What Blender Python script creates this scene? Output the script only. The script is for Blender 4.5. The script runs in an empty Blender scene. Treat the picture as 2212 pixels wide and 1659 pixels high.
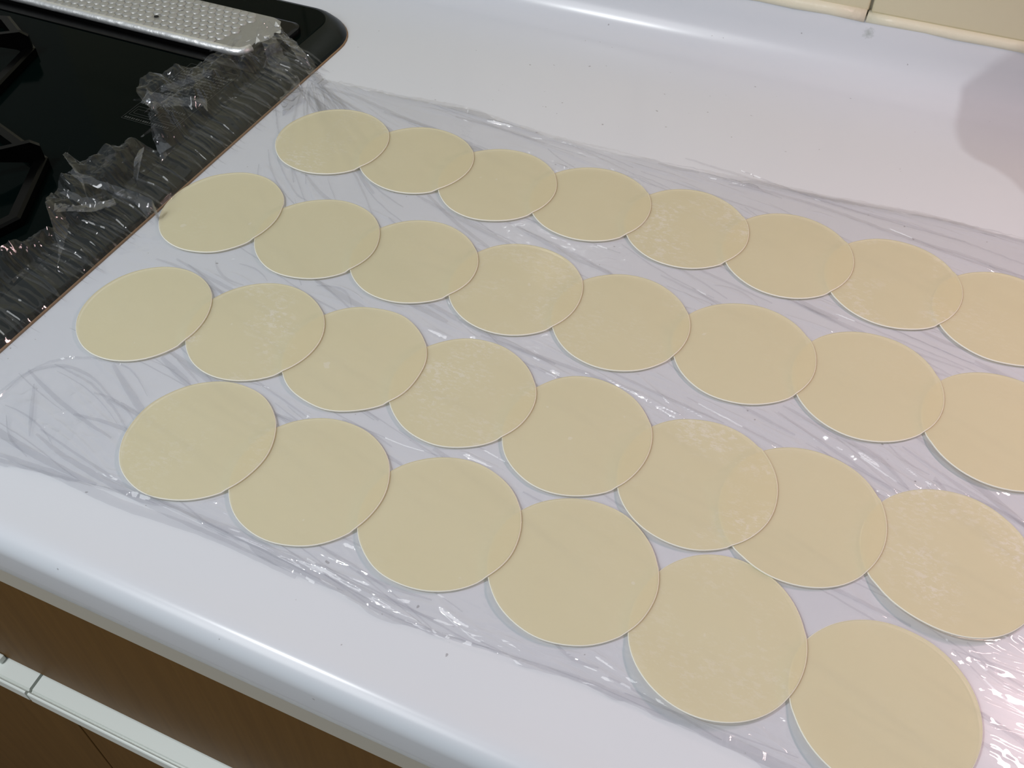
import bpy, math, random
import numpy as np
from mathutils import Vector, Matrix

# ------------------------------------------------------------------ camera, world, lights
Z0 = 0.85                                   # worktop height above the floor
W, H, F = 2212.0, 1659.0, 2117.48           # photo frame and focal length in its pixels
CAM_H, PITCH, YAW, ROLL = 0.46959, 0.828018, -0.423175, 0.002158
scene = bpy.context.scene
col = scene.collection
fw = Vector((math.sin(YAW)*math.cos(PITCH), math.cos(YAW)*math.cos(PITCH), -math.sin(PITCH)))
rt = Vector((math.cos(YAW), -math.sin(YAW), 0))
dn = fw.cross(rt)
RT = math.cos(ROLL)*rt + math.sin(ROLL)*dn
DN = -math.sin(ROLL)*rt + math.cos(ROLL)*dn
cam_d = bpy.data.cameras.new('camera'); cam = bpy.data.objects.new('camera', cam_d); col.objects.link(cam)
cam_d.sensor_fit = 'HORIZONTAL'; cam_d.sensor_width = 36.0; cam_d.lens = 36.0*F/W
cam_d.clip_start = 0.01; cam_d.clip_end = 50
m = Matrix((RT, -DN, -fw)).transposed().to_4x4()
m.translation = Vector((0, 0, CAM_H+Z0)); cam.matrix_world = m
scene.camera = cam

world = bpy.data.worlds.new('room_light'); scene.world = world; world.use_nodes = True
bg = world.node_tree.nodes['Background']
bg.inputs[0].default_value = (0.84, 0.93, 1.0, 1); bg.inputs[1].default_value = 0.235

def lamp(name, kind, loc, power, colour, target=None, **kw):
    d = bpy.data.lights.new(name, kind); d.energy = power; d.color = colour
    for k, v in kw.items(): setattr(d, k, v)
    o = bpy.data.objects.new(name, d); col.objects.link(o)
    o.location = (loc[0], loc[1], loc[2]+Z0)
    if target:
        t = Vector((target[0], target[1], target[2]+Z0))
        o.rotation_euler = (t-o.location).to_track_quat('-Z', 'Y').to_euler()
    return o
KEY = (-0.95, -1.10, 1.45)                 # ceiling lamp behind the worktop's front
BULB = (-0.80, -0.30, 1.40)                # small bare bulb, casts the crisp shadow by the wall
lamp('ceiling_light', 'AREA', KEY, 12.5, (0.95, 0.98, 1.0), (0, .45, 0), shape='DISK', size=1.0)
lamp('bulb_light', 'POINT', BULB, 31.0, (0.95, 0.985, 1.0), shadow_soft_size=0.010)
lamp('shelf_light', 'AREA', (0.40, 0.58, 0.56), 2.2, (1.0, 0.67, 0.66), (0.12, 0.28, 0), shape='RECTANGLE', size=0.30, size_y=0.05)
vs = scene.view_settings
vs.view_transform = 'Standard'; vs.look = 'None'; vs.exposure = 0.0; vs.gamma = 1.0; vs.use_curve_mapping = False
scene.cycles.transparent_max_bounces = 24

# ------------------------------------------------------------------ helpers
def pix(x, y, z=0.0):
    """world point (z measured from the worktop) on the level z seen at photo pixel x, y"""
    d = RT*((x-W/2)/F) + DN*((y-H/2)/F) + fw
    t = (z-CAM_H)/d.z
    return np.array((t*d.x, t*d.y, z))

def link(name, verts, faces, mat, parent=None, origin=None, smooth=False):
    v = np.array(verts, float).reshape(-1, 3).copy(); v[:, 2] += Z0
    if origin is None:
        o3 = np.array(((v[:, 0].min()+v[:, 0].max())/2, (v[:, 1].min()+v[:, 1].max())/2, v[:, 2].min()))
    else:
        o3 = np.array((origin[0], origin[1], origin[2]+Z0))
    me = bpy.data.meshes.new(name)
    me.from_pydata((v-o3).tolist(), [], faces); me.update()
    me.materials.append(mat)
    if smooth: me.polygons.foreach_set('use_smooth', [True]*len(me.polygons))
    o = bpy.data.objects.new(name, me); col.objects.link(o)
    place(o, o3, parent)
    return o

def wpos(o):
    p = Vector(o.location)
    while o.parent: o = o.parent; p = p+o.location
    return p

def place(o, o3, parent):
    if parent:
        o.parent = parent; o.location = Vector(o3)-wpos(parent)
    else:
        o.location = Vector(o3)

def empty(name, loc):
    o = bpy.data.objects.new(name, None); col.objects.link(o); o.empty_display_size = .05
    o.location = (loc[0], loc[1], loc[2]+Z0); return o

def tag(o, label, cat=None, group=None, kind=None):
    if label: o['label'] = label
    if cat: o['category'] = cat
    if group: o['group'] = group
    if kind: o['kind'] = kind
    return o

def box(x0, x1, y0, y1, z0, z1, b=0.0):
    """box with optionally chamfered edges"""
    if b <= 0:
        v = [(x, y, z) for z in (z0, z1) for y in (y0, y1) for x in (x0, x1)]
        return v, [(0, 2, 3, 1), (4, 5, 7, 6), (0, 1, 5, 4), (2, 6, 7, 3), (0, 4, 6, 2), (1, 3, 7, 5)]
    import bmesh
    bm = bmesh.new(); bmesh.ops.create_cube(bm, size=1)
    for q in bm.verts:
        q.co = Vector(((x0+x1)/2+q.co.x*(x1-x0), (y0+y1)/2+q.co.y*(y1-y0), (z0+z1)/2+q.co.z*(z1-z0)))
    bmesh.ops.bevel(bm, geom=list(bm.edges), offset=b, segments=2, affect='EDGES', profile=.5)
    bm.verts.index_update()
    v = [tuple(q.co) for q in bm.verts]; f = [tuple(q.index for q in p.verts) for p in bm.faces]
    bm.free(); return v, f

def join(*parts):
    V, Fc = [], []
    for v, f in parts:
        n = len(V); V += [tuple(q) for q in v]; Fc += [tuple(i+n for i in p) for p in f]
    return V, Fc

def extrude_x(prof, x0, x1, closed=True, nx=1):
    """profile of (y,z) swept along x; ends capped"""
    n = len(prof); V = []; Fc = []
    for k in range(nx+1):
        x = x0+(x1-x0)*k/nx
        V += [(x, y, z) for y, z in prof]
    for k in range(nx):
        for i in range(n if closed else n-1):
            j = (i+1) % n
            Fc.append((k*n+i, k*n+j, (k+1)*n+j, (k+1)*n+i))
    if closed:
        Fc.append(tuple(range(n-1, -1, -1))); Fc.append(tuple(nx*n+i for i in range(n)))
    return V, Fc

def arc(cx, cy, r, a0, a1, n):
    return [(cx+r*math.cos(math.radians(a0+(a1-a0)*k/n)), cy+r*math.sin(math.radians(a0+(a1-a0)*k/n))) for k in range(n+1)]

def rrect(x0, x1, y0, y1, r, n=8):
    return (arc(x1-r, y1-r, r, 0, 90, n)+arc(x0+r, y1-r, r, 90, 180, n) +
            arc(x0+r, y0+r, r, 180, 270, n)+arc(x1-r, y0+r, r, 270, 360, n))

def loft(loops, cap0=True, cap1=True):
    n = len(loops[0]); V = [p for l in loops for p in l]; Fc = []
    for k in range(len(loops)-1):
        for i in range(n):
            j = (i+1) % n; Fc.append((k*n+i, k*n+j, (k+1)*n+j, (k+1)*n+i))
    if cap0: Fc.append(tuple(range(n-1, -1, -1)))
    if cap1: Fc.append(tuple((len(loops)-1)*n+i for i in range(n)))
    return V, Fc

def lathe(cx, cy, prof, n=40):
    return loft([[(cx+r*math.cos(2*math.pi*i/n), cy+r*math.sin(2*math.pi*i/n), z) for i in range(n)] for r, z in prof])

# ------------------------------------------------------------------ materials
def mat(name):
    m = bpy.data.materials.new(name); m.use_nodes = True
    nt = m.node_tree; return m, nt, nt.nodes['Principled BSDF']

def simple(name, c, rough=.5, metal=0.0, spec=.5, bump=None):
    m, nt, b = mat(name)
    b.inputs['Base Color'].default_value = (*c, 1); b.inputs['Roughness'].default_value = rough
    b.inputs['Metallic'].default_value = metal; b.inputs['Specular IOR Level'].default_value = spec
    if bump:
        tc = nt.nodes.new('ShaderNodeTexCoord'); nz = nt.nodes.new('ShaderNodeTexNoise'); bp = nt.nodes.new('ShaderNodeBump')
        nz.inputs['Scale'].default_value = bump[0]; nz.inputs['Detail'].default_value = 4
        bp.inputs['Strength'].default_value = bump[1]; bp.inputs['Distance'].default_value = bump[2]
        nt.links.new(tc.outputs['Object'], nz.inputs['Vector']); nt.links.new(nz.outputs['Fac'], bp.inputs['Height'])
        nt.links.new(bp.outputs['Normal'], b.inputs['Normal'])
    return m

def ramp(nt, fac, stops):
    r = nt.nodes.new('ShaderNodeValToRGB'); e = r.color_ramp.elements
    while len(e) < len(stops): e.new(0.5)
    for q, (p, c) in zip(e, stops): q.position = p; q.color = (*c, 1) if len(c) == 3 else c
    nt.links.new(fac, r.inputs[0]); return r

def mathn(nt, op, a, b=None):
    n = nt.nodes.new('ShaderNodeMath'); n.operation = op
    for k, q in enumerate((a, b)):
        if q is None: continue
        if isinstance(q, (int, float)): n.inputs[k].default_value = q
        else: nt.links.new(q, n.inputs[k])
    return n.outputs[0]

def mixc(nt, fac, a, b):
    n = nt.nodes.new('ShaderNodeMix'); n.data_type = 'RGBA'
    for s, q in ((n.inputs[0], fac), (n.inputs[6], a), (n.inputs[7], b)):
        if isinstance(q, (int, float)): s.default_value = q
        elif isinstance(q, tuple): s.default_value = (*q, 1)
        else: nt.links.new(q, s)
    return n.outputs[2]

def noise(nt, vec, scale, detail=3, rough=.5, dim='3D', w=None):
    n = nt.nodes.new('ShaderNodeTexNoise'); n.noise_dimensions = dim
    n.inputs['Scale'].default_value = scale; n.inputs['Detail'].default_value = detail; n.inputs['Roughness'].default_value = rough
    nt.links.new(vec, n.inputs['Vector'])
    if w is not None: nt.links.new(w, n.inputs['W'])
    return n.outputs['Fac']

def mapping(nt, vec, scale, rot=(0, 0, 0)):
    n = nt.nodes.new('ShaderNodeMapping'); n.inputs['Scale'].default_value = scale; n.inputs['Rotation'].default_value = rot
    nt.links.new(vec, n.inputs['Vector']); return n.outputs[0]

def worktop_mat():
    m, nt, b = mat('white_worktop')
    g = nt.nodes.new('ShaderNodeNewGeometry'); pos = g.outputs['Position']
    base = mixc(nt, noise(nt, pos, 14, 2), (.700, .733, .785), (.720, .745, .790))
    speck = ramp(nt, noise(nt, pos, 190, 1), [(.795, (0, 0, 0)), (.815, (1, 1, 1))]).outputs[0]
    base = mixc(nt, mathn(nt, 'MULTIPLY', speck, .55), base, (.22, .2, .21))
    d = nt.nodes.new('ShaderNodeVectorMath'); d.operation = 'DISTANCE'
    nt.links.new(pos, d.inputs[0]); d.inputs[1].default_value = (-0.0464, .868, Z0+.043)
    wob = mathn(nt, 'ADD', d.outputs['Value'], mathn(nt, 'MULTIPLY', noise(nt, pos, 420, 3), .008))
    st = ramp(nt, mathn(nt, 'MULTIPLY', wob, 100), [(.45, (1, 1, 1)), (.95, (0, 0, 0))]).outputs[0]
    base = mixc(nt, mathn(nt, 'MULTIPLY', st, .6), base, (.28, .33, .30))
    nt.links.new(base, b.inputs['Base Color'])
    b.inputs['Roughness'].default_value = .24; b.inputs['Specular IOR Level'].default_value = .5
    return m

def wrapper_mat():
    m, nt, b = mat('raw_dough')
    tc = nt.nodes.new('ShaderNodeTexCoord'); oi = nt.nodes.new('ShaderNodeObjectInfo')
    at = nt.nodes.new('ShaderNodeAttribute'); at.attribute_type = 'OBJECT'; at.attribute_name = 'flour'
    w = mathn(nt, 'MULTIPLY', oi.outputs['Random'], 40.0)
    p = tc.outputs['Object']
    base = mixc(nt, noise(nt, p, 22, 2, .5, '4D', w), (.855, .825, .62), (.88, .85, .66))
    fine = noise(nt, p, 700, 2, .6, '4D', w)
    base = mixc(nt, mathn(nt, 'MULTIPLY', fine, .10), base, (.90, .86, .70))
    region = ramp(nt, noise(nt, p, 24, 2, .5, '4D', w), [(.44, (0, 0, 0)), (.64, (1, 1, 1))]).outputs[0]
    grain = ramp(nt, noise(nt, mapping(nt, p, (1, 1.8, 1), (0, 0, .5)), 230, 4, .7, '4D', w), [(.50, (0, 0, 0)), (.61, (1, 1, 1))]).outputs[0]
    fl = mathn(nt, 'MULTIPLY', mathn(nt, 'MULTIPLY', region, grain), at.outputs['Fac'])
    lump = ramp(nt, noise(nt, p, 95, 2, .5, '4D', w), [(.735, (0, 0, 0)), (.76, (1, 1, 1))]).outputs[0]
    fl = mathn(nt, 'MAXIMUM', fl, mathn(nt, 'MULTIPLY', lump, .55))
    base = mixc(nt, fl, base, (.99, .985, .95))
    nt.links.new(base, b.inputs['Base Color'])
    b.inputs['Roughness'].default_value = .62; b.inputs['Specular IOR Level'].default_value = .28
    bp = nt.nodes.new('ShaderNodeBump'); bp.inputs['Strength'].default_value = .35; bp.inputs['Distance'].default_value = .004
    hgt = mathn(nt, 'ADD', noise(nt, p, 26, 2, .5, '4D', w), mathn(nt, 'MULTIPLY', fine, .02))
    nt.links.new(hgt, bp.inputs['Height']); nt.links.new(bp.outputs['Normal'], b.inputs['Normal'])
    tr = nt.nodes.new('ShaderNodeBsdfTransparent'); tr.inputs[0].default_value = (1, .96, .84, 1)
    mx = nt.nodes.new('ShaderNodeMixShader'); mx.inputs[0].default_value = .55
    nt.links.new(b.outputs[0], mx.inputs[1]); nt.links.new(tr.outputs[0], mx.inputs[2])
    nt.links.new(mx.outputs[0], nt.nodes['Material Output'].inputs[0])
    return m

def film_mat():
    m, nt, b = mat('clear_film'); nt.nodes.remove(b)
    tr = nt.nodes.new('ShaderNodeBsdfTransparent'); tr.inputs[0].default_value = (.94, .94, .95, 1)
    gl = nt.nodes.new('ShaderNodeBsdfGlossy'); gl.inputs['Roughness'].default_value = .04
    df = nt.nodes.new('ShaderNodeBsdfDiffuse'); df.inputs[0].default_value = (.75, .77, .77, 1)
    fr = nt.nodes.new('ShaderNodeFresnel'); geo = nt.nodes.new('ShaderNodeNewGeometry')
    # thin sheet: the same reflectance from either side
    ior = mathn(nt, 'SUBTRACT', 1.6, mathn(nt, 'MULTIPLY', geo.outputs['Backfacing'], 1.6-1/1.6)); nt.links.new(ior, fr.inputs['IOR'])
    mx = nt.nodes.new('ShaderNodeMixShader'); m2 = nt.nodes.new('ShaderNodeMixShader'); m2.inputs[0].default_value = .016
    nt.links.new(fr.outputs[0], mx.inputs[0]); nt.links.new(tr.outputs[0], m2.inputs[1]); nt.links.new(df.outputs[0], m2.inputs[2])
    nt.links.new(m2.outputs[0], mx.inputs[1]); nt.links.new(gl.outputs[0], mx.inputs[2])
    nt.links.new(mx.outputs[0], nt.nodes['Material Output'].inputs[0])
    return m

def wood_mat():
    m, nt, b = mat('brown_woodgrain')
    tc = nt.nodes.new('ShaderNodeTexCoord'); p = tc.outputs['Object']
    g1 = noise(nt, mapping(nt, p, (120, 120, 5)), 1, 5, .65); g2 = noise(nt, mapping(nt, p, (420, 420, 14)), 1, 3)
    c = mixc(nt, g1, (.105, .050, .009), (.190, .096, .022))
    c = mixc(nt, mathn(nt, 'MULTIPLY', g2, .35), c, (.06, .03, .010))
    nt.links.new(c, b.inputs['Base Color']); b.inputs['Roughness'].default_value = .55; b.inputs['Specular IOR Level'].default_value = .15
    return m

M = dict(top=worktop_mat(), dough=wrapper_mat(), film=film_mat(), wood=wood_mat(),
         strip=simple('beige_strip', (.50, .47, .40), .5),
         alu=simple('pale_aluminium', (.80, .84, .80), .42, .1),
         dark=simple('shadow_gap', (.03, .02, .02), .7),
         glass=simple('black_glass', (.0012, .0034, .0031), .10, 0, .02),
         rim=simple('black_rim', (.002, .005, .0046), .30, 0, .14),
         seal=simple('stained_sealant', (.30, .19, .10), .6, bump=(300, .5, .001)),
         enamel=simple('black_enamel', (.0015, .0015, .0015), .25, 0, .10),
         iron=simple('burner_iron', (.02, .02, .021), .4, .6),
         foil=simple('aluminium_foil', (.42, .42, .41), .45, .7, .5, bump=(90, .35, .003)),
         foilrim=simple('bright_foil', (.95, .95, .95), .45, .85, .5, bump=(60, .5, .004)),
         cell=simple('pressed_aluminium', (.50, .50, .485), .48, .6, .5),
         soot=simple('soot', (.006, .006, .006), .8),
         tile=simple('cream_tile', (.66, .61, .43), .12, bump=(8, .05, .002)),
         caulk=simple('cream_caulk', (.80, .76, .60), .35, bump=(120, .35, .002)),
         plaster=simple('grout', (.55, .53, .47), .8),
         floor=simple('floor_board', (.28, .2, .13), .5, bump=(30, .2, .002)),
         white=simple('white_laminate', (.7, .7, .68), .4),
         cloth=simple('grey_cloth', (.45, .42, .40), .9, bump=(250, .5, .002)),
         edge=simple('floury_lit_edge', (.90, .88, .78), .7, 0, .2),  # flour-pale edge; the bright lit rim is painted into this colour too
         print=simple('grey_print', (.050, .054, .050), .6, 0, .1),
         label=simple('label_black', (.0012, .0034, .0031), .2, 0, .02))

# ------------------------------------------------------------------ room shell
YW = .875                                   # face of the wall behind the worktop
fl = link('floor', *box(-2.2, 1.8, -2.2, YW+.1, -Z0-.02, -Z0), M['floor']); tag(fl, 'brown floor below the cabinet', kind='structure')
wall = link('wall_back', *box(-2.2, 1.8, YW+.002, YW+.1, -Z0, 1.7), M['plaster'])
tag(wall, 'tiled wall behind the worktop', kind='structure')
TW = .20; tz0 = .0590; tx0 = -.0505
tv, tf = box(-TW/2+.0012, TW/2-.0012, -.004, .0065, 0, TW-.0024, .0022)
tile_me = None
for r in range(3):
    for c in range(-5, 5):
        x = tx0+TW*(c+.5)
        if tile_me is None:
            o = link('tile', [(a+x, b+YW, q+tz0) for a, b, q in tv], tf, M['tile'], wall, origin=(x, YW, tz0), smooth=False); tile_me = o.data
        else:
            o = bpy.data.objects.new('tile', tile_me); col.objects.link(o)
            place(o, (x, YW, tz0+r*TW+Z0), wall)
# cream bead of caulk between upstand and tiles, broken at the tile joint
def bead(x0, x1, r, name):
    prof = [(YW+.006, .0500), (YW-.004, .0500)]+[(YW-.004-r*math.sin(math.radians(a)), .0505+r+.0-r*math.cos(math.radians(a))*1.0) for a in range(0, 181, 20)]+[(YW+.006, .0505+2*r)]
    o = link(name, *extrude_x(prof, x0, x1, nx=30), M['caulk'], wall, smooth=True)
    me = o.data
    for v in me.vertices:
        v.co.y += .0006*math.sin(v.co.x*90)+.0004*math.sin(v.co.x*233+1); 
    return o
bead(tx0-.0005, .7, .0046, 'caulk_bead'); bead(-.98, tx0-.002, .0056, 'caulk_bead')

# ------------------------------------------------------------------ worktop
prof = [(YW+.004, -.02), (YW+.004, .0545), (YW-.003, .0555), (YW-.0065, .0530)]
prof += [(YW-.0075, .038)]
prof += [(YW-.0075-.034*(1-math.cos(math.radians(a))), .034*(1-math.sin(math.radians(a)))) for a in range(0, 91, 9)]
prof += [(.75, 0), (.50, 0), (.25, 0), (.212, 0), (.204, -.0002), (.196, -.0004), (.188, -.0004), (.182, -.0001), (.1785, .0001), (.1755, .0001)]
prof += [(.1755-.0135*math.sin(math.radians(a)), .0001-.0135*(1-math.cos(math.radians(a)))) for a in range(10, 91, 8)]
prof += [(.1620, -.030), (.1622, -.0385), (.1630, -.0400), (.172, -.0400), (.172, -.02)]
wt = link('worktop', *extrude_x(prof, -1.35, .75, nx=4), M['top'], origin=(-.3, .5, 0), smooth=True)
for p in wt.data.polygons:
    if len(p.vertices) > 4: p.use_smooth = False
wt.data.set_sharp_from_angle(angle=math.radians(40))
tag(wt, 'glossy white worktop with rolled front edge and coved upstand', 'worktop')

# ------------------------------------------------------------------ base cabinet
cab = empty('base_cabinet', (-.3, .5, -Z0))
tag(cab, 'brown wood-grain base cabinet with metal handle rails under the white worktop', 'cabinet')
link('body', *box(-1.34, .74, .186, .86, -Z0, -.0405), M['white'], cab)
link('top_strip', *box(-1.34, .74, .1645, .1855, -.0665, -.0405, .0008), M['strip'], cab)
XJ = -.4713                                 # joint between the two lower drawers
f0 = link('drawer_front', *box(-1.34, .74, .1660, .1855, -.2335, -.0675, .0008), M['wood'], cab)
for x0, x1 in ((-1.34, XJ-.001), (XJ+.001, .74)):
    d = link('drawer_front', *box(x0, x1, .1650, .1855, -.84, -.2490, .0010), M['wood'], cab)
    pr = [(.1855, -.2480), (.1855, -.2350), (.1655, -.2350), (.1540, -.2362), (.1533, -.2375), (.1522, -.2378), (.1514, -.2350),
          (.1506, -.2343), (.1496, -.2345), (.1490, -.2353), (.1490, -.2465), (.1497, -.2478)]
    link('handle_rail', *extrude_x(pr, x0+.0003, x1-.0003), M['alu'], d)
    ex = x1-.0003 if x1 < 0 else x0
    if x1 < 0:
        link('rail_end_stop', *box(x1-.075, x1-.033, .1600, .1658, -.2349, -.2290, .001), M['alu'], d)
link('plinth', *box(-1.34, .74, .22, .24, -Z0, -.63), M['dark'], cab) if False else None

# ------------------------------------------------------------------ gas hob
HT = .011
hob = empty('gas_hob', (-.82, .5, 0)); tag(hob, 'built-in gas hob with black glass top and sloped rim', 'hob')
def L(x0, x1, y0, y1, r, z): return [(x, y, z) for x, y in rrect(x0, x1, y0, y1, r, 10)]
hx0, hx1, hy0, hy1 = -1.12, -.5025, .20, .7715
rim = link('rim', *loft([L(hx0, hx1, hy0, hy1, .052, .0012), L(hx0+.0015, hx1-.0015, hy0, hy1-.001, .051, .0040),
                         L(hx0+.012, hx1-.012, hy0+.006, hy1-.0045, .042, .0084), L(hx0+.024, hx1-.0235, hy0+.012, hy1-.0085, .030, HT-.0003),
                         L(hx0+.026, hx1-.026, hy0+.014, hy1-.0100, .028, HT)]), M['rim'], hob, smooth=True)
rim.data.set_sharp_from_angle(angle=math.radians(35))
link('glass_top', *loft([L(hx0+.027, hx1-.0268, hy0+.015, hy1-.011, .027, HT), L(hx0+.027, hx1-.0268, hy0+.015, hy1-.011, .027, HT+.0003),
                         L(hx0+.0278, hx1-.0276, hy0+.0158, hy1-.0118, .0265, HT+.0006)], cap0=False), M['glass'], hob)
link('sealant', *loft([L(hx0-.001, hx1+.0010, hy0-.001, hy1+.001, .053, .0002), L(hx0-.0003, hx1+.0003, hy0, hy1, .0523, .0016)]), M['seal'], hob, smooth=True)
VX0, VX1, VY0, VY1 = -1.00, -.5495, .6490, .7160
link('vent_housing', *loft([L(VX0-.004, VX1+.010, VY0-.004, VY1+.006, .012, HT+.0005), L(VX0-.003, VX1+.009, VY0-.003, VY1+.005, .011, .0162),
                            L(VX0, VX1+.006, VY0, VY1+.002, .009, .0172)]), M['enamel'], hob)
link('vent_trim', *box(VX0-.01, VX1+.012, .6330, .6440, HT+.0006, HT+.0016, .0004), M['enamel'], hob)
# caution label printed grey on black
lab = link('caution_label', *box(-.6005, -.5475, .5270, .6255, HT+.0006, HT+.00075), M['label'], hob)
rng = random.Random(4); bars = []
zb = HT+.00085
def bar(x0, x1, y0, y1): bars.append(box(x0, x1, y0, y1, zb-.00008, zb))
def frame(x0, x1, y0, y1, t=.00035):
    bar(x0, x1, y0, y0+t); bar(x0, x1, y1-t, y1); bar(x0, x0+t, y0, y1); bar(x1-t, x1, y0, y1)
frame(-.6, -.548, .5275, .625)
for k in range(13):
    y = .5665+k*.0040; x = -.598
    big = k in (11, 12)
    while x < -.551:
        wd = rng.uniform(.0008, .0022)
        if rng.random() < .84: bar(x, x+wd, y, y+rng.uniform(.0011, .0019)*(1.4 if big else 1))
        x += wd+.0006
for k in range(2):
    frame(-.5975+k*.0255, -.5755+k*.0255, .5345, .5480)
    frame(-.5950+k*.0255, -.5780+k*.0255, .5375, .5440, .0003)
for k in range(20): bar(-.598+k*.0023, -.598+k*.0023+rng.uniform(.001, .0018), .5293, .5316)
for k in range(18): bar(-.597+k*.0025, -.597+k*.0025+rng.uniform(.001, .002), .5520, .5545)
link('label_print', *join(*bars), M['print'], lab)

def burner(cx, cy, r):
    b = link('burner', *lathe(cx, cy, [(r*1.55, HT+.0005), (r*1.55, HT+.002), (r*1.42, HT+.003), (r*1.05, HT+.0015), (r*.95, HT+.010), (r*.80, HT+.013)]), M['iron'], hob, smooth=False)
    link('burner_cap', *lathe(cx, cy, [(r*.88, HT+.0125), (r*.90, HT+.016), (r*.82, HT+.0185), (r*.3, HT+.020)]), M['enamel'], b)
burner(-.672, .372, .040); burner(-.815, .520, .036)

def pan_support(cx, cy, ra, rot, label):
    t = empty('pan_support', (cx, cy, HT+.0006))
    n = 8; ang = [rot+math.radians(45*k) for k in range(n)]
    def ring(r, z): return [(cx+r*math.cos(a), cy+r*math.sin(a), z) for a in ang]
    link('frame', *loft([ring(ra, HT+.0012), ring(ra, HT+.0075), ring(ra-.003, HT+.0085), ring(ra-.010, HT+.0085), ring(ra-.012, HT+.0012), ring(ra, HT+.0012)], False, False), M['enamel'], t)
    for k in range(0, n, 2):
        a = ang[k]; ca, sa = math.cos(a), math.sin(a); hw = .0022
        pl = [(ra-.002, HT+.0020), (ra-.002, HT+.0200), (ra-.008, HT+.0250), (ra*.45, HT+.0250), (ra*.42, HT+.0200), (ra*.62, HT+.0160), (ra-.016, HT+.0090)]
        V = [(cx+r*ca-s*hw*sa, cy+r*sa+s*hw*ca, z) for s in (-1, 1) for r, z in pl]; q = len(pl)
        Fc = [tuple(range(q-1, -1, -1)), tuple(range(q, 2*q))]+[(i, (i+1) % q, q+(i+1) % q, q+i) for i in range(q)]
        link('prong', V, Fc, M['enamel'], t)
    tag(t, label, 'pan support', 'pan supports on the gas hob')
pan_support(-.672, .372, .102, math.radians(50), 'black enamel pan support beside the crumpled film end')
pan_support(-.815, .520, .098, math.radians(38), 'black enamel pan support in front of the foil vent cover')

# ------------------------------------------------------------------ foil vent cover
VZ = .0205
vc = empty('vent_cover', (-.78, .683, .0175))
tag(vc, 'silver aluminium foil vent cover embossed with honeycomb, torn at one end', 'vent cover')
rng = random.Random(9)
out = [(VX0, VY0+.001), (VX1-.019, VY0+.001)]
out += [(VX1-.011, VY0+.0035), (VX1-.008, VY0+.011), (VX1-.009, VY0+.018), (VX1-.0035, VY0+.023), (VX1-.0005, VY0+.030), (VX1-.0005, VY0+.037), (VX1-.003, VY0+.041),
        (VX1+.001, VY0+.046), (VX1-.002, VY0+.052), (VX1-.006, VY0+.056), (VX1-.009, VY0+.062), (VX1-.015, VY0+.0645), (VX1-.02, VY1-.001), (VX0, VY1-.001)]
link('foil_sheet', *loft([[(x, y, VZ-.0009) for x, y in out], [(x, y, VZ-.0005) for x, y in out]]), M['foil'], vc)
# rolled bright lip along the front and round the corner
path = [(VX0, VY0), (-.9, VY0), (-.8, VY0), (-.7, VY0), (-.62, VY0), (VX1-.021, VY0), (VX1-.014, VY0+.0015), (VX1-.0105, VY0+.005), (VX1-.008, VY0+.011)]
V, Fc = [], []; NS = 10
for k, (x, y) in enumerate(path):
    a = path[max(k-1, 0)]; b = path[min(k+1, len(path)-1)]; tx, ty = b[0]-a[0], b[1]-a[1]; l = math.hypot(tx, ty); nx, ny = ty/l, -tx/l
    for i in range(NS):
        q = 2*math.pi*i/NS; r = .0042
        V.append((x+nx*r*math.cos(q), y+ny*r*math.cos(q), VZ-.0022+r*.95*math.sin(q)))
for k in range(len(path)-1):
    for i in range(NS): Fc.append((k*NS+i, k*NS+(i+1) % NS, (k+1)*NS+(i+1) % NS, (k+1)*NS+i))
Fc += [tuple(range(NS)), tuple((len(path)-1)*NS+i for i in range(NS))]
link('rolled_lip', V, Fc, M['foilrim'], vc, smooth=True)
# crumpled tabs at the torn end
for (x, y, s) in ((VX1+.001, VY0+.045, .005), (VX1-.002, VY0+.030, .004), (VX1-.007, VY0+.055, .004)):
    pts = [(x+rng.uniform(-s, s), y+rng.uniform(-s, s), VZ+rng.uniform(-.001, .003)) for _ in range(6)]
    link('torn_tab', pts, [(0, 1, 2), (1, 2, 3), (2, 3, 4), (3, 4, 5)], M['foilrim'], vc)
cell_me = None; px_, py_ = .0089, .0077; rr = .00495
for j in range(8):
    y = VY0+.0062+j*py_
    if y > VY1-.003: break
    xe = VX1-.033-rng.choice((0, px_, px_*.0))*1-(.006 if j in (0, 1) else 0)-(j % 2)*px_/2+(.006 if j > 4 else 0)
    n = 0; x = xe
    while x > -.885 and n < 40:
        if rng.random() > .012:
            if cell_me is None:
                P6 = lambda r, z, zt=0: [(x+r*math.cos(math.radians(60*k+30)), y+r*math.sin(math.radians(60*k+30)), z) for k in range(6)]
                Vc = P6(rr, VZ-.0005)+P6(rr*.88, VZ+.0004)+P6(rr*.62, VZ+.0007)+[(x, y, VZ+.00075)]
                Fq = [(a*6+k, a*6+(k+1) % 6, a*6+6+(k+1) % 6, a*6+6+k) for a in (0, 1) for k in range(6)]+[(12+k, 12+(k+1) % 6, 18) for k in range(6)]
                o = link('honeycomb_cell', Vc, Fq, M['cell'], vc, origin=(x, y, VZ), smooth=True); cell_me = o.data
            else:
                o = bpy.data.objects.new('honeycomb_cell', cell_me); col.objects.link(o); place(o, (x, y, VZ+Z0), vc)
            o.rotation_euler = (rng.uniform(-.05, .05), rng.uniform(-.06, .06), rng.uniform(-.06, .06))
        else:
            link('burnt_hole', [(x+rr*.6*math.cos(k)*rng.uniform(.5, 1.1), y+rr*.6*math.sin(k)*rng.uniform(.5, 1.1), VZ+.0001) for k in (0, 1, 2, 3, 4, 5.2)], [(0, 1, 2, 3, 4, 5)], M['soot'], vc)
        x -= px_; n += 1

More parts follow.
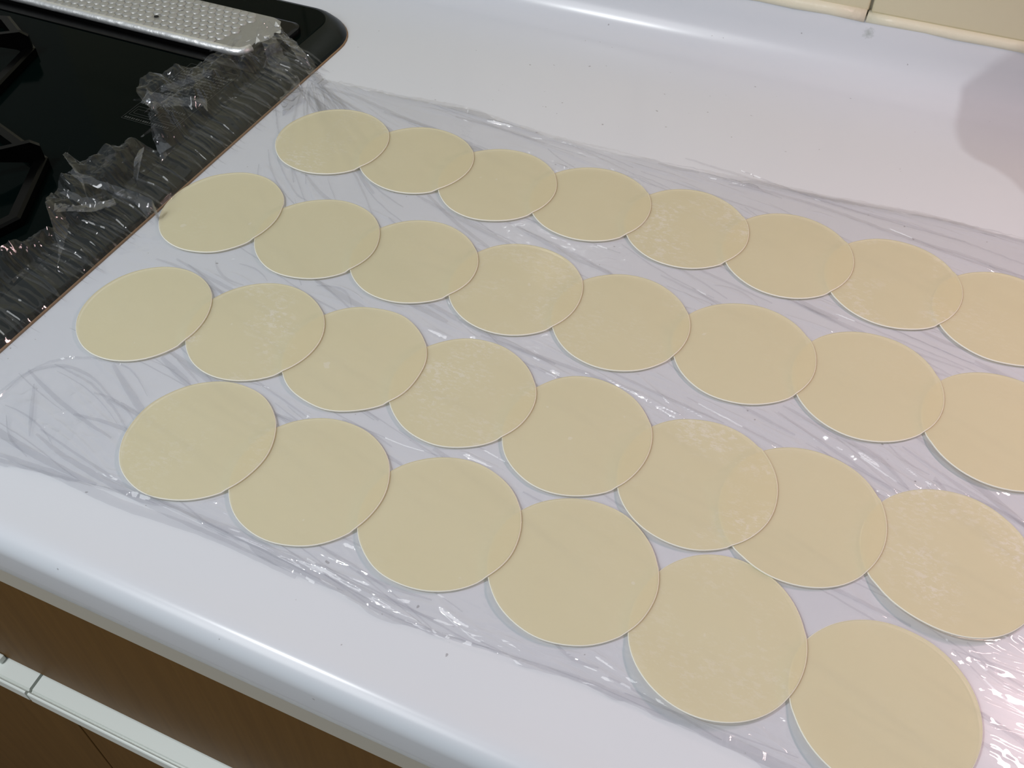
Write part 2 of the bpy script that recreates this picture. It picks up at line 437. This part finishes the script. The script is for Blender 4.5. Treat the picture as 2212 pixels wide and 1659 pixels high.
# ------------------------------------------------------------------ dumpling wrappers
# centre x, centre y, half width, half depth on the worktop (from the outlines in the photo)
WR = {
 'A': [(-.4272, .5830, .0476, .0476), (-.3503, .5881, .0472, .0462), (-.2758, .5844, .0476, .0481), (-.1991, .5913, .0474, .0468),
       (-.1217, .5925, .0474, .0472), (-.0442, .5926, .0476, .0482), (.0317, .5928, .0477, .0486), (.1084, .5873, .0475, .0474)],
 'B': [(-.4556, .4659, .0460, .0506), (-.3707, .4681, .0474, .0468), (-.2920, .4744, .0473, .0465), (-.2120, .4775, .0477, .0486),
       (-.1325, .4760, .0476, .0481), (-.0475, .4812, .0475, .0477), (.0334, .4850, .0477, .0488), (.1162, .4803, .0478, .0488)],
 'C': [(-.4370, .3495, .0450, .0479), (-.3566, .3657, .0474, .0472), (-.2817, .3712, .0477, .0486), (-.2030, .3731, .0474, .0472),
       (-.1225, .3697, .0459, .0484), (-.0442, .3646, .0477, .0484), (.0180, .3668, .0474, .0495), (.0998, .3695, .0478, .0492)],
 'D': [(-.3338, .2713, .0467, .0479), (-.2547, .2725, .0475, .0475), (-.1706, .2772, .0473, .0464), (-.0893, .2792, .0479, .0470),
       (-.0052, .2724, .0459, .0496), (.0813, .2691, .0469, .0474)]}
FLOUR = {'A1': .95, 'A5': .85, 'A7': .8, 'A8': .25, 'C2': 1.0, 'C4': .7, 'C6': .75, 'C8': .85, 'B4': .6, 'D1': .4, 'B1': .15, 'B5': .35, 'D5': .35}
LIFT = {'D5': (.0040, -100), 'D6': (.0030, -110), 'C8': (.0036, -95), 'C7': (.0012, -120), 'D4': (.0013, -130), 'B8': (.0016, -120), 'C6': (.0010, -120), 'D3': (.0006, -120)}
ROWN = {'A': 'in the row nearest the tiled wall', 'B': 'in the second row from the wall',
        'C': 'in the third row from the wall', 'D': 'in the row along the worktop front edge'}
ORD = ['first', 'second', 'third', 'fourth', 'fifth', 'sixth', 'seventh', 'eighth']
LOOK = {'A1': 'floury', 'A5': 'flour-speckled', 'A7': 'flour-streaked', 'C2': 'flour-dusted', 'C4': 'floured', 'C6': 'flour-speckled', 'C8': 'flour-speckled'}
ZB, TH = .0013, .0012

def sst(t): t = np.clip(t, 0, 1); return t*t*(3-2*t)

def wrap_lift(key, x, y, w):
    if key not in LIFT: return np.zeros_like(x)
    a, deg = LIFT[key]; d = (np.cos(np.radians(deg))*(x-w[0])/w[2]+np.sin(np.radians(deg))*(y-w[1])/w[3])
    l = a*np.clip((d-.15)/.85, 0, 1.3)**2
    if int(key[1]) > 1:                     # flat where the neighbour lies on top of it
        p = WR[key[0]][int(key[1])-2]
        l = l*sst(((np.hypot((x-p[0])/p[2], (y-p[1])/p[3])-1)*.0475-.001)/.008)
    return l

OUT = {}
def outline(key, th):
    r = np.random.RandomState(sum(ord(c) for c in key)*7+int(key[1])*31)
    s = np.ones_like(th)
    for k in (2, 3, 4, 5, 7, 11):
        s += r.normal()*(.0045 if k < 5 else .0022 if k < 8 else .0012)*np.cos(k*th+r.uniform(0, 6.28))
    return s

def make_wrapper(row, i):
    key = row+str(i+1); w = WR[row][i]; nxt = WR[row][i+1] if i+1 < len(WR[row]) else None
    N = 96; fr = np.array([.16, .32, .46, .58, .68, .76, .83, .89, .94, .975, .993])
    th = np.arange(N)*2*np.pi/N; s = outline(key, th)
    def zof(x, y):
        z = np.full_like(x, ZB)
        if nxt is not None:
            d = np.hypot((x-nxt[0])/nxt[2], (y-nxt[1])/nxt[3])*.0475
            z = z+(TH+.00018)*sst((.0475+.0045-d)/.0042)
        return z+wrap_lift(key, x, y, w)
    V = []
    ring = lambda q: (w[0]+w[2]*q*s*np.cos(th), w[1]+w[3]*q*s*np.sin(th))
    cz = zof(np.array([w[0]]), np.array([w[1]]))[0]
    V.append((w[0], w[1], cz+TH))
    for q in fr:
        x, y = ring(q); z = zof(x, y)+TH; V += list(zip(x, y, z))
    x, y = ring(1.0); z = zof(x, y)
    V += list(zip(x, y, z+TH*.72)); V += list(zip(x, y, z+TH*.25))
    for q in fr[::-1]:
        x, y = ring(q); V += list(zip(x, y, zof(x, y)))
    V.append((w[0], w[1], cz))
    R_ = 2*len(fr)+2; Fc = []
    for k in range(N):
        j = (k+1) % N
        Fc.append((0, 1+k, 1+j)); 
        for a in range(R_-1): Fc.append((1+a*N+k, 1+(a+1)*N+k, 1+(a+1)*N+j, 1+a*N+j))
        Fc.append((1+(R_-1)*N+k, 1+R_*N, 1+(R_-1)*N+j))
    o = link('dumpling_wrapper', V, Fc, M['dough'], smooth=True, origin=(w[0], w[1], ZB))
    o.data.materials.append(M['edge'])
    nf = len(fr); per = R_+1
    for n_, p_ in enumerate(o.data.polygons):
        if n_ % per in (nf, nf+1, nf+2): p_.material_index = 1      # the cut edge of the dough
    o['flour'] = FLOUR.get(key, .06)
    look = LOOK.get(key, 'plain')
    tag(o, f'{look} dumpling wrapper, {ORD[i]} from the hob {ROWN[row]}', 'dumpling wrapper', 'dumpling wrappers laid out on cling film')
for row in 'ABCD':
    for i in range(len(WR[row])): make_wrapper(row, i)

# ------------------------------------------------------------------ cling film
rs = np.random.RandomState(11)
def vnoise(x, y, seed):
    xi = np.floor(x).astype(np.int64); yi = np.floor(y).astype(np.int64); fx = x-xi; fy = y-yi
    fx = fx*fx*(3-2*fx); fy = fy*fy*(3-2*fy)
    def h(a, b):
        n = (a*374761393+b*668265263+seed*1442695041) & 0xffffffff
        n = ((n ^ (n >> 13))*1274126177) & 0xffffffff
        return ((n ^ (n >> 16)) & 0xffff)/65535.0
    return (h(xi, yi)*(1-fx)+h(xi+1, yi)*fx)*(1-fy)+(h(xi, yi+1)*(1-fx)+h(xi+1, yi+1)*fx)*fy
def ridged(x, y, seed): return 1-np.abs(2*vnoise(x, y, seed)-1)

XR = .42
fpts = np.array([(-.66, .225), (-.52, .212), (-.4331, .2064), (-.38, .2135), (-.3258, .2220), (-.2283, .2158), (-.1641, .2103), (-.0728, .2185), (-.0245, .2182), (.0349, .2148), (.16, .214), (.45, .216)])
bpts = np.array([(-.66, .712), (-.545, .712), (-.515, .690), (-.4876, .6640), (-.44, .6660), (-.3503, .6744), (-.2452, .6628), (-.1378, .6675), (.0426, .6818), (.1139, .683), (.45, .690)])
def spl(p, x):
    y = np.interp(x, p[:, 0], p[:, 1]); return y
# ragged end lying on the hob, traced at the hob's level, rear to front
lp = [(600, 66), (560, 92), (545, 118), (500, 118), (484, 141), (415, 163), (345, 186), (310, 199), (303, 226), (345, 262), (332, 288), (345, 322), (300, 322), (255, 330), (200, 352), (150, 372), (188, 402), (135, 418), (112, 460), (150, 482), (80, 520), (10, 570), (-70, 650), (-150, 760)]
lw = np.array([pix(x, y, HT+.006)[:2] for x, y in lp])[::-1]
NX, NY = 1200, 640
vv = np.linspace(0, 1, NY)
sl = np.r_[0, np.cumsum(np.hypot(*np.diff(lw, axis=0).T))]; sl /= sl[-1]
Lx = np.interp(vv, sl, lw[:, 0]); Ly = np.interp(vv, sl, lw[:, 1])
# columns: denser on the hob end
uu = np.linspace(0, 1, NX)
xg = -.505+(XR+.505)*np.clip((uu-.13)/.87, 0, 1)
U, V_ = np.meshgrid(uu, vv); XG = np.tile(xg, (NY, 1))
YG = spl(fpts, XG)*(1-V_)+spl(bpts, XG)*V_
hx = np.full(NY, -.505); hy = spl(fpts, hx)*(1-vv)+spl(bpts, hx)*vv
s = np.clip(U/.13, 0, 1)
X = np.where(U < .13, Lx[:, None]*(1-s)+hx[:, None]*s, XG)
Y = np.where(U < .13, Ly[:, None]*(1-s)+hy[:, None]*s, YG)
# small wander of the free edges
wav = .0022*(vnoise(X*45, Y*0+3.3, 5)-.5)+.0012*(vnoise(X*140, Y*0+1.3, 6)-.5)
Y = Y+wav*(np.exp(-V_/.05)-np.exp(-(1-V_)/.05))*2
# supporting surface: worktop, then up the rim on to the hob
slope = np.interp(X, [-.5285, -.514, -.5045, -.5005], [HT+.0006, .0088, .0046, 0.0])
lip = np.interp(Y, [.19, .198, .205], [-.001, -.0006, 0])
base = slope+lip+.0005
# distance outside the wrappers
sd = np.full(X.shape, 1.0); skirt = np.zeros_like(X)
for row in 'ABCD':
    for i, w in enumerate(WR[row]):
        key = row+str(i+1)
        d = (np.hypot((X-w[0])/w[2], (Y-w[1])/w[3])-1)*.0475
        sd = np.minimum(sd, d)
        if key in LIFT:
            q = np.minimum(1, 1/np.maximum(np.hypot((X-w[0])/w[2], (Y-w[1])/w[3]), 1e-6))
            lift = wrap_lift(key, w[0]+(X-w[0])*q, w[1]+(Y-w[1])*q, w)
            fall = np.where(d <= 0, .92, .92*np.clip(1-d/.0065, 0, 1)**1.3)
            if i+1 < len(WR[row]):
                n = WR[row][i+1]; dn_ = (np.hypot((X-n[0])/n[2], (Y-n[1])/n[3])-1)*.0475
                fall = fall*sst((dn_+.002)/.004)
            skirt = np.maximum(skirt, lift*fall)
mask = sst((sd-.0004)/.0035)
hgt = np.zeros_like(X)
def crease(x0, y0, ang, ln, sg, h, bow=0.0):
    """one soft fold in the film: a tapered ridge"""
    c, s_ = math.cos(ang), math.sin(ang)
    x1, y1 = x0+c*ln, y0+s_*ln
    m_ = 4*sg+abs(bow)
    sel = (X > min(x0, x1)-m_) & (X < max(x0, x1)+m_) & (Y > min(y0, y1)-m_) & (Y < max(y0, y1)+m_)
    if not sel.any(): return
    a = (X[sel]-x0)*c+(Y[sel]-y0)*s_; b = -(X[sel]-x0)*s_+(Y[sel]-y0)*c
    t = a/ln; b = b-bow*4*t*(1-t)
    k = np.clip(t, 0, 1); tap = np.clip(4*k*(1-k), 0, 1)**.7*((t > 0) & (t < 1))
    hgt[sel] += h*tap*np.exp(-np.abs(b/sg)**1.6)
def field(x, y):
    a = -13-30*math.exp(-((x+.46)/.09)**2)*math.exp(-((y-.58)/.12)**2)-13*math.exp(-((x-.07)/.1)**2)*math.exp(-((y-.43)/.05)**2)
    e = max(sst(np.array((y-.64)/.03)), sst(np.array((.245-y)/.03)))
    return a*(1-e)-2*e
for k in range(620):
    x = rs.uniform(-.50, .36); y = rs.uniform(.215, .68)
    sg = rs.uniform(.0008, .0019); h = sg*(rs.uniform(.2, .7) if rs.rand() < .62 else rs.uniform(.8, 1.4))
    crease(x, y, math.radians(field(x, y)+rs.normal()*6), rs.uniform(.02, .13), sg, h*(1 if rs.rand() < .75 else -.5), rs.normal()*.003)
# bundles: fan below the pulled rear corner, gap between the middle rows, far end
for k in range(70):
    a = math.radians(rs.uniform(-62, -18)); x, y = -.535+rs.uniform(0, .03), .690+rs.uniform(-.02, .005)
    crease(x+.03*math.cos(a), y+.03*math.sin(a), a, rs.uniform(.05, .20), rs.uniform(.0007, .0014), rs.uniform(.0003, .0008), rs.normal()*.003)
for k in range(150):
    x = rs.uniform(-.03, .22); y = .455-.28*x+rs.normal()*.016
    crease(x, y, math.radians(-24+rs.normal()*5), rs.uniform(.012, .06), rs.uniform(.0008, .0013), rs.uniform(.0003, .0014))
for k in range(90):
    x = rs.uniform(-.31, .0); y = .425-.03*(x+.2)+rs.normal()*.009
    crease(x, y, math.radians(-13+rs.normal()*4), rs.uniform(.02, .08), rs.uniform(.0008, .0013), rs.uniform(.0003, .0013))
for k in range(120):
    x = rs.uniform(.11, .30); y = rs.uniform(.22, .36)
    crease(x, y, math.radians(-6+rs.normal()*8), rs.uniform(.015, .07), rs.uniform(.0008, .0013), rs.uniform(.0003, .0014))
for k in range(60):
    x = rs.uniform(-.40, .25); y = float(spl(bpts, x))-rs.uniform(.001, .012)
    crease(x, y, math.radians(-2+rs.normal()*6), rs.uniform(.02, .08), rs.uniform(.0008, .0014), rs.uniform(.0004, .0016))
for k in range(60):
    x = rs.uniform(-.46, .12); y = float(spl(fpts, x))+rs.uniform(.001, .016)
    crease(x, y, math.radians(0+rs.normal()*7), rs.uniform(.02, .09), rs.uniform(.0008, .0016), rs.uniform(.0004, .0016))
# loose, softly bubbled corner by the hob and the front edge
loose = np.exp(-((X+.44)/.07)**2-((Y-.245)/.035)**2)
hgt += loose*(.0022*ridged(X*38+3, Y*52, 21)**3+.0010*ridged(X*95, Y*120, 22)**3)
hgt += .00022*(vnoise(X*260, Y*420, 31)-.5)+.0005*(vnoise(X*60, Y*110, 32)-.3)
Z = base+np.maximum(hgt, -.0003)*mask+skirt
# crumpled end on the hob
on = sst((-.5005-X)/.010)
pleat = .0016*ridged(Y*105+vnoise(X*30, Y*30, 41)*1.5, X*9, 42)**4+.0008*ridged(Y*260+X*40, X*15, 43)**3
far = sst((-.527-X)/.022)
xw = X+.012*(vnoise(X*70, Y*70, 51)-.5); yw = Y+.012*(vnoise(X*70, Y*70, 52)-.5)
tri = lambda t: np.abs(t-np.floor(t)-.5)*2
fold = np.zeros_like(X)
for k in range(9):
    a = rs.uniform(0, 6.28); lam = rs.uniform(.014, .048)
    fold += lam*.20*tri((xw*math.cos(a)+yw*math.sin(a))/lam+rs.rand())*vnoise(X*35+k*7, Y*35, 100+k)**1.2
crum = fold*1.15+.0010*ridged(xw*260, yw*230, 63)**2
old = .0135*ridged(xw*46, yw*40, 61)**2.2*vnoise(X*26, Y*26, 64)+.0055*ridged(xw*110, yw*90, 62)**2+.0016*ridged(xw*260, yw*230, 63)**2
Z = Z+on*(pleat*(1-.5*far)+far*crum)
Z = np.maximum(Z, slope+.0004)
# over the raised vent housing at the rear corner
vent = sst((Y-.640)/.008)*sst((-.5380-X)/.010)
Z = np.maximum(Z, (VZ+.0035)*vent)
VV = np.stack([X, Y, Z], -1).reshape(-1, 3)
idx = np.arange(NX*NY).reshape(NY, NX)
Q = np.stack([idx[:-1, :-1], idx[:-1, 1:], idx[1:, 1:], idx[1:, :-1]], -1).reshape(-1, 4)
EV, EQ = [VV], [Q]; off = len(VV)

def ribbon(ctrl, n=60, m_=8, crumple=.001, seed=0, layers=1):
    """strip of film; ctrl rows: two rails of points (x,y,z)"""
    global off
    A = np.array([c[0] for c in ctrl], float); B = np.array([c[1] for c in ctrl], float)
    t = np.linspace(0, len(ctrl)-1, n); k = np.arange(len(ctrl))
    def sp(Pn): return np.stack([np.interp(t, k, Pn[:, i]) for i in range(3)], -1)
    a, b = sp(A), sp(B); q = np.linspace(0, 1, m_)[None, :, None]
    P_ = a[:, None, :]*(1-q)+b[:, None, :]*q
    P_[..., 2] += crumple*(ridged(P_[..., 0]*170, P_[..., 1]*170+seed, 70+seed)**2-.3)
    P_[..., 0] += crumple*.8*(vnoise(P_[..., 1]*150, P_[..., 0]*150, 80+seed)-.5)
    P_[..., 1] += crumple*.8*(vnoise(P_[..., 1]*150+9, P_[..., 0]*150, 90+seed)-.5)
    for lay in range(layers):
        i = np.arange(n*m_).reshape(n, m_)+off
        EV.append((P_+np.array((.0004, -.0003, .0005))*lay).reshape(-1, 3)); EQ.append(np.stack([i[:-1, :-1], i[:-1, 1:], i[1:, 1:], i[1:, :-1]], -1).reshape(-1, 4)); off += n*m_

def hp(x, y, z): return pix(x, y, z)
# folded-over hems along the front and rear edges
xs = np.linspace(-.47, .38, 26)
ribbon([((x, float(spl(fpts, x))-.0005, .0026+.0008*math.sin(x*60)), (x, float(spl(fpts, x))+.0035+.0025*math.sin(x*23+1), .0030+.0006*math.sin(x*90))) for x in xs], 700, 7, .0009, 1)
ribbon([((x, float(spl(bpts, x))+.0005, .0028+.0008*math.sin(x*50)), (x, float(spl(bpts, x))-.0040-.0030*math.sin(x*19+2), .0030+.0007*math.sin(x*80))) for x in xs], 700, 7, .0010, 2)
def pleat_strip(x, y, ang, ln, wd, bow, tilt, lift=.0009):
    c, s_ = math.cos(ang), math.sin(ang); rows = []
    for k in range(7):
        t = k/6; a = ln*t; b = bow*4*t*(1-t); hw = wd*(.25+.75*math.sin(math.pi*min(1, .1+t*.85)))/2
        px, py = x+c*a-s_*b, y+s_*a+c*b
        yy = float(np.clip(py, spl(fpts, px)+.002, spl(bpts, px)-.002))
        rows.append(((px-s_*-hw, yy-c*hw, lift), (px-s_*hw, yy+c*hw, lift+tilt)))
    ribbon(rows, max(8, int(ln/.004)), 3, .0005, int(x*1000) % 50)
for k in range(330):
    x = rs.uniform(-.485, .30); y = rs.uniform(.222, .672)
    pleat_strip(x, y, math.radians(field(x, y)+rs.normal()*5), rs.uniform(.03, .16), rs.choice([.0008, .0012, .0018, .003, .005], p=[.3, .3, .2, .14, .06]), rs.normal()*.004, rs.uniform(.0002, .0007))
for k in range(34):
    a = math.radians(rs.uniform(-60, -20)); x, y = -.500+rs.uniform(0, .02), .665+rs.uniform(-.03, -.005)
    pleat_strip(x, y, a, rs.uniform(.05, .16), rs.uniform(.0008, .003), rs.normal()*.004, .0005)
def fold_line(pts, wd, z=.0012):
    """a long fold lying on the worktop through the given photo points"""
    P_ = np.array([pix(x, y, 0)[:2] for x, y in pts]); n = len(P_)
    t = np.linspace(0, n-1, 4*n); k = np.arange(n)
    C_ = np.stack([np.interp(t, k, P_[:, 0]), np.interp(t, k, P_[:, 1])], -1)
    for _ in range(3): C_[1:-1] = (C_[:-2]+2*C_[1:-1]+C_[2:])/4
    rows = []
    for i in range(len(C_)):
        d = C_[min(i+1, len(C_)-1)]-C_[max(i-1, 0)]; d /= np.hypot(*d); nrm = np.array((-d[1], d[0]))
        w2 = wd*(.3+.7*math.sin(math.pi*(i+.5)/len(C_)))/2
        a, b = C_[i]-nrm*w2, C_[i]+nrm*w2
        rows.append(((a[0], a[1], z), (b[0], b[1], z+.0007)))
    ribbon(rows, 24*n, 4, .0006, n*7+int(pts[0][0]) % 40)
for pts, wd in (([(-20, 880), (60, 805), (130, 776), (220, 775), (290, 800), (320, 860)], .0012), ([(0, 850), (70, 800), (140, 790), (200, 815), (250, 870)], .0022),
                ([(120, 790), (200, 830), (260, 900), (300, 980)], .0016), ([(75, 832), (70, 890), (66, 945)], .0030), ([(80, 940), (130, 985), (270, 1065), (400, 1130), (560, 1200), (680, 1262)], .0040),
                ([(15, 900), (20, 950), (60, 990)], .0014), ([(245, 790), (300, 880), (318, 900)], .0050), ([(350, 775), (395, 820), (412, 838)], .0050), ([(385, 780), (430, 830)], .0016),
                ([(640, 195), (700, 190), (780, 215), (880, 262), (960, 290), (1060, 330)], .0030), ([(830, 245), (950, 285), (1040, 330), (1090, 360)], .0045), ([(960, 300), (1080, 345), (1150, 385), (1215, 408)], .0035),
                ([(595, 215), (600, 290), (625, 340), (660, 440)], .0018), ([(640, 300), (590, 330), (640, 430), (700, 450)], .0012), ([(660, 380), (700, 430), (745, 450)], .0030),
                ([(1480, 345), (1640, 395), (1760, 428), (2000, 468), (2120, 500), (2212, 528)], .0030), ([(1600, 372), (1790, 445), (2010, 500), (2212, 575)], .0014), ([(1560, 390), (1780, 450), (1960, 520), (2100, 560), (2230, 610)], .0025),
                ([(1090, 480), (1250, 555), (1400, 640), (1510, 676)], .0016), ([(1110, 490), (1230, 555), (1330, 600)], .0040), ([(900, 425), (1000, 480), (1130, 545)], .0035),
                ([(1690, 880), (1780, 930), (1900, 990), (1960, 1060)], .0030), ([(860, 620), (980, 690), (1100, 745), (1200, 790)], .0040), ([(430, 610), (480, 635), (520, 650)], .0025), ([(0, 985), (130, 1030), (260, 1095), (440, 1150), (640, 1250)], .0060)):
    fold_line(pts, wd)
for k in range(60):
    y = rs.uniform(.27, .69); w_ = rs.uniform(.0006, .0022); q = rs.uniform(-.005, .005)
    ribbon([((-.532+rs.uniform(-.004, .004), y+q, HT+.0025), (-.532, y+q+w_, HT+.0032)), ((-.514, y+q*.5, .0112), (-.514, y+q*.5+w_, .0120)), ((-.5035, y, .0062), (-.5035, y+w_, .0068)), ((-.498+rs.uniform(0, .012), y-q*.5, .0014), (-.497, y-q*.5+w_*.6, .0018))], 24, 3, .0005, k)
z1 = HT+.003
# standing folds of the crumpled end
ribbon([(hp(347, 187, z1+.004), hp(349, 200, z1+.001)), (hp(400, 170, z1+.008), hp(405, 183, z1+.004)), (hp(450, 153, z1+.009), hp(452, 164, z1+.005)), (hp(483, 141, z1+.007), hp(482, 152, z1+.002))], 60, 6, .0008, 3, 3)
ribbon([(hp(304, 226, z1+.002), hp(318, 196, z1+.009)), (hp(345, 232, z1+.002), hp(350, 205, z1+.008)), (hp(400, 231, z1+.002), hp(395, 212, z1+.007)), (hp(440, 228, z1+.002), hp(445, 213, z1+.004)), (hp(450, 246, z1), hp(447, 214, z1+.003))], 70, 10, .0018, 4, 3)
ribbon([(hp(325, 268, z1+.002), hp(328, 268, z1+.006)), (hp(330, 300, z1+.004), hp(350, 300, z1+.012)), (hp(345, 335, z1+.004), hp(372, 318, z1+.012)), (hp(349, 352, z1), hp(388, 306, z1+.006))], 50, 8, .0008, 5, 3)
ribbon([(hp(300, 325, z1+.010), hp(312, 318, z1+.010)), (hp(290, 350, z1+.008), hp(305, 352, z1+.012)), (hp(288, 380, z1+.004), hp(296, 392, z1+.008)), (hp(296, 402, z1), hp(297, 404, z1+.002))], 50, 8, .001, 6, 3)
ribbon([(hp(146, 372, z1+.010), hp(160, 366, z1+.012)), (hp(178, 395, z1+.010), hp(185, 380, z1+.012)), (hp(230, 413, z1+.006), hp(240, 398, z1+.012)), (hp(290, 438, z1+.002), hp(300, 418, z1+.010)), (hp(318, 470, z1-.004), hp(345, 440, z1))], 90, 10, .0014, 7, 3)
ribbon([(hp(128, 417, z1+.010), hp(150, 412, z1+.014)), (hp(165, 440, z1+.008), hp(178, 426, z1+.013)), (hp(210, 452, z1+.006), hp(215, 434, z1+.010)), (hp(255, 445, z1+.003), hp(260, 440, z1+.006))], 60, 9, .0022, 8, 3)
ribbon([(hp(113, 460, z1+.006), hp(118, 440, z1+.004)), (hp(160, 458, z1+.008), hp(165, 444, z1+.006)), (hp(205, 456, z1+.008), hp(205, 440, z1+.005)), (hp(250, 442, z1+.003), hp(245, 430, z1+.002))], 60, 8, .0016, 9, 3)
for k in range(46):
    j = rs.randint(0, NY); u_ = rs.uniform(.0, .075); q = int(u_*NX)
    x, y, z = X[j, q], Y[j, q], Z[j, q]; a = rs.uniform(0, 6.28); ln = rs.uniform(.008, .030); hh = rs.uniform(.0015, .006)
    if not (.24 < y < .70): continue
    c, s_ = math.cos(a)*ln/2, math.sin(a)*ln/2; t_ = rs.uniform(-.003, .003)
    ribbon([((x-c, y-s_, z), (x-c+t_, y-s_, z+.0006)), ((x+t_*.6, y-t_, z+.0004), (x+t_, y+t_, z+hh)), ((x+c, y+s_, z), (x+c, y+s_-t_, z+.0008))], 16, 4, .0009, 200+k)
# strip pulled from the foil cover's end down to the rim
ribbon([(hp(566, 88, VZ+.004), hp(592, 74, VZ+.004)), (hp(572, 108, VZ+.003), hp(600, 92, VZ+.003)), (hp(578, 130, z1), hp(610, 110, z1+.002)), (hp(588, 160, z1-.004), hp(628, 140, z1-.003)), (hp(600, 200, .003), hp(645, 170, .003)), (hp(612, 250, .0014), hp(660, 215, .0014))], 90, 16, .0028, 10, 2)
ribbon([(hp(590, 78, VZ+.004), hp(612, 76, VZ+.002)), (hp(620, 98, z1+.008), hp(640, 92, z1+.004)), (hp(640, 122, z1+.004), hp(660, 118, z1)), (hp(656, 150, .004), hp(676, 150, .003)), (hp(690, 185, .0016), hp(712, 180, .0016))], 80, 12, .0026, 11, 2)

VV = np.concatenate(EV); Q = np.concatenate(EQ)
# nothing of the film pokes through a wrapper lying on it
for row in 'ABCD':
    for i, w in enumerate(WR[row]):
        sel = np.hypot((VV[:, 0]-w[0])/w[2], (VV[:, 1]-w[1])/w[3]) < 1.012
        top = ZB-.0003+wrap_lift(row+str(i+1), VV[sel, 0], VV[sel, 1], w)*.9
        VV[sel, 2] = np.minimum(VV[sel, 2], np.where(VV[sel, 0] < -.499, 9, top))
VV[:, 2] += Z0
o3 = np.array((-.1, .45, Z0))
me = bpy.data.meshes.new('cling_film')
me.vertices.add(len(VV)); me.vertices.foreach_set('co', (VV-o3).astype(np.float32).ravel())
me.loops.add(Q.size); me.loops.foreach_set('vertex_index', Q.astype(np.int32).ravel())
me.polygons.add(len(Q)); me.polygons.foreach_set('loop_start', np.arange(0, Q.size, 4, dtype=np.int32))
me.polygons.foreach_set('use_smooth', np.ones(len(Q), dtype=bool))
me.update(calc_edges=True); me.validate(); me.materials.append(M['film'])
film = bpy.data.objects.new('cling_film', me); col.objects.link(film); film.location = o3
tag(film, 'clear wrinkled cling film spread on the worktop and crumpled over the hob', 'cling film')

# ------------------------------------------------------------------ added out of view: mitt that shades the worktop, cabinet to hang it from
wc = empty('added_wall_cabinet', (.15, .87, .64)); tag(wc, 'white wall cabinet added out of view to hang the mitt from', 'cabinet')
link('body', *box(-.26, .60, .56, YW+.0015, .64, 1.25, .002), M['white'], wc)
link('door', *box(-.258, .169, .54, .5595, .64, 1.25, .002), M['white'], wc); link('door', *box(.171, .598, .54, .5595, .64, 1.25, .002), M['white'], wc)
# made-up hanging mitt, shaped back from the shadow it casts on worktop and upstand
YM = .55
def back(S):
    t = (YM-BULB[1])/(S[1]-BULB[1]); return (BULB[0]+(S[0]-BULB[0])*t, BULB[2]+(S[2]-BULB[2])*t)
sh = [(.125, .868, .085), (.0821, .868, .0458), (.0663, .868, .0248), (.0570, .868, .0069)]+[tuple(pix(*q)) for q in ((2088, 222), (2066, 258), (2070, 285), (2082, 310), (2110, 332), (2150, 350), (2185, 374), (2212, 402), (2250, 440))]
pl = [back(S) for S in sh]
xm = pl[-1][0]
pl = pl+[(xm+.03, pl[-1][1]-.005), (xm+.06, pl[-1][1]+.03), (xm+.06, .45), (xm+.045, .56), (xm-.04, .57), (pl[0][0]+.01, .56)]
n = len(pl)
V = [(x, YM-.007, z) for x, z in pl]+[(x, YM+.007, z) for x, z in pl]
Fc = [tuple(range(n)), tuple(range(2*n-1, n-1, -1))]+[(i, n+i, n+(i+1) % n, (i+1) % n) for i in range(n)]
mitt = empty('shadow_mitt', (xm, YM, .35)); tag(mitt, 'made-up grey cloth shape hung out of view to cast the shadow by the wall', 'shadow caster')
link('shadow_mitt_body', V, Fc, M['cloth'], mitt)
link('hanging_loop', *box(xm-.004, xm+.004, YM-.002, YM+.002, .560, .6395), M['cloth'], mitt)
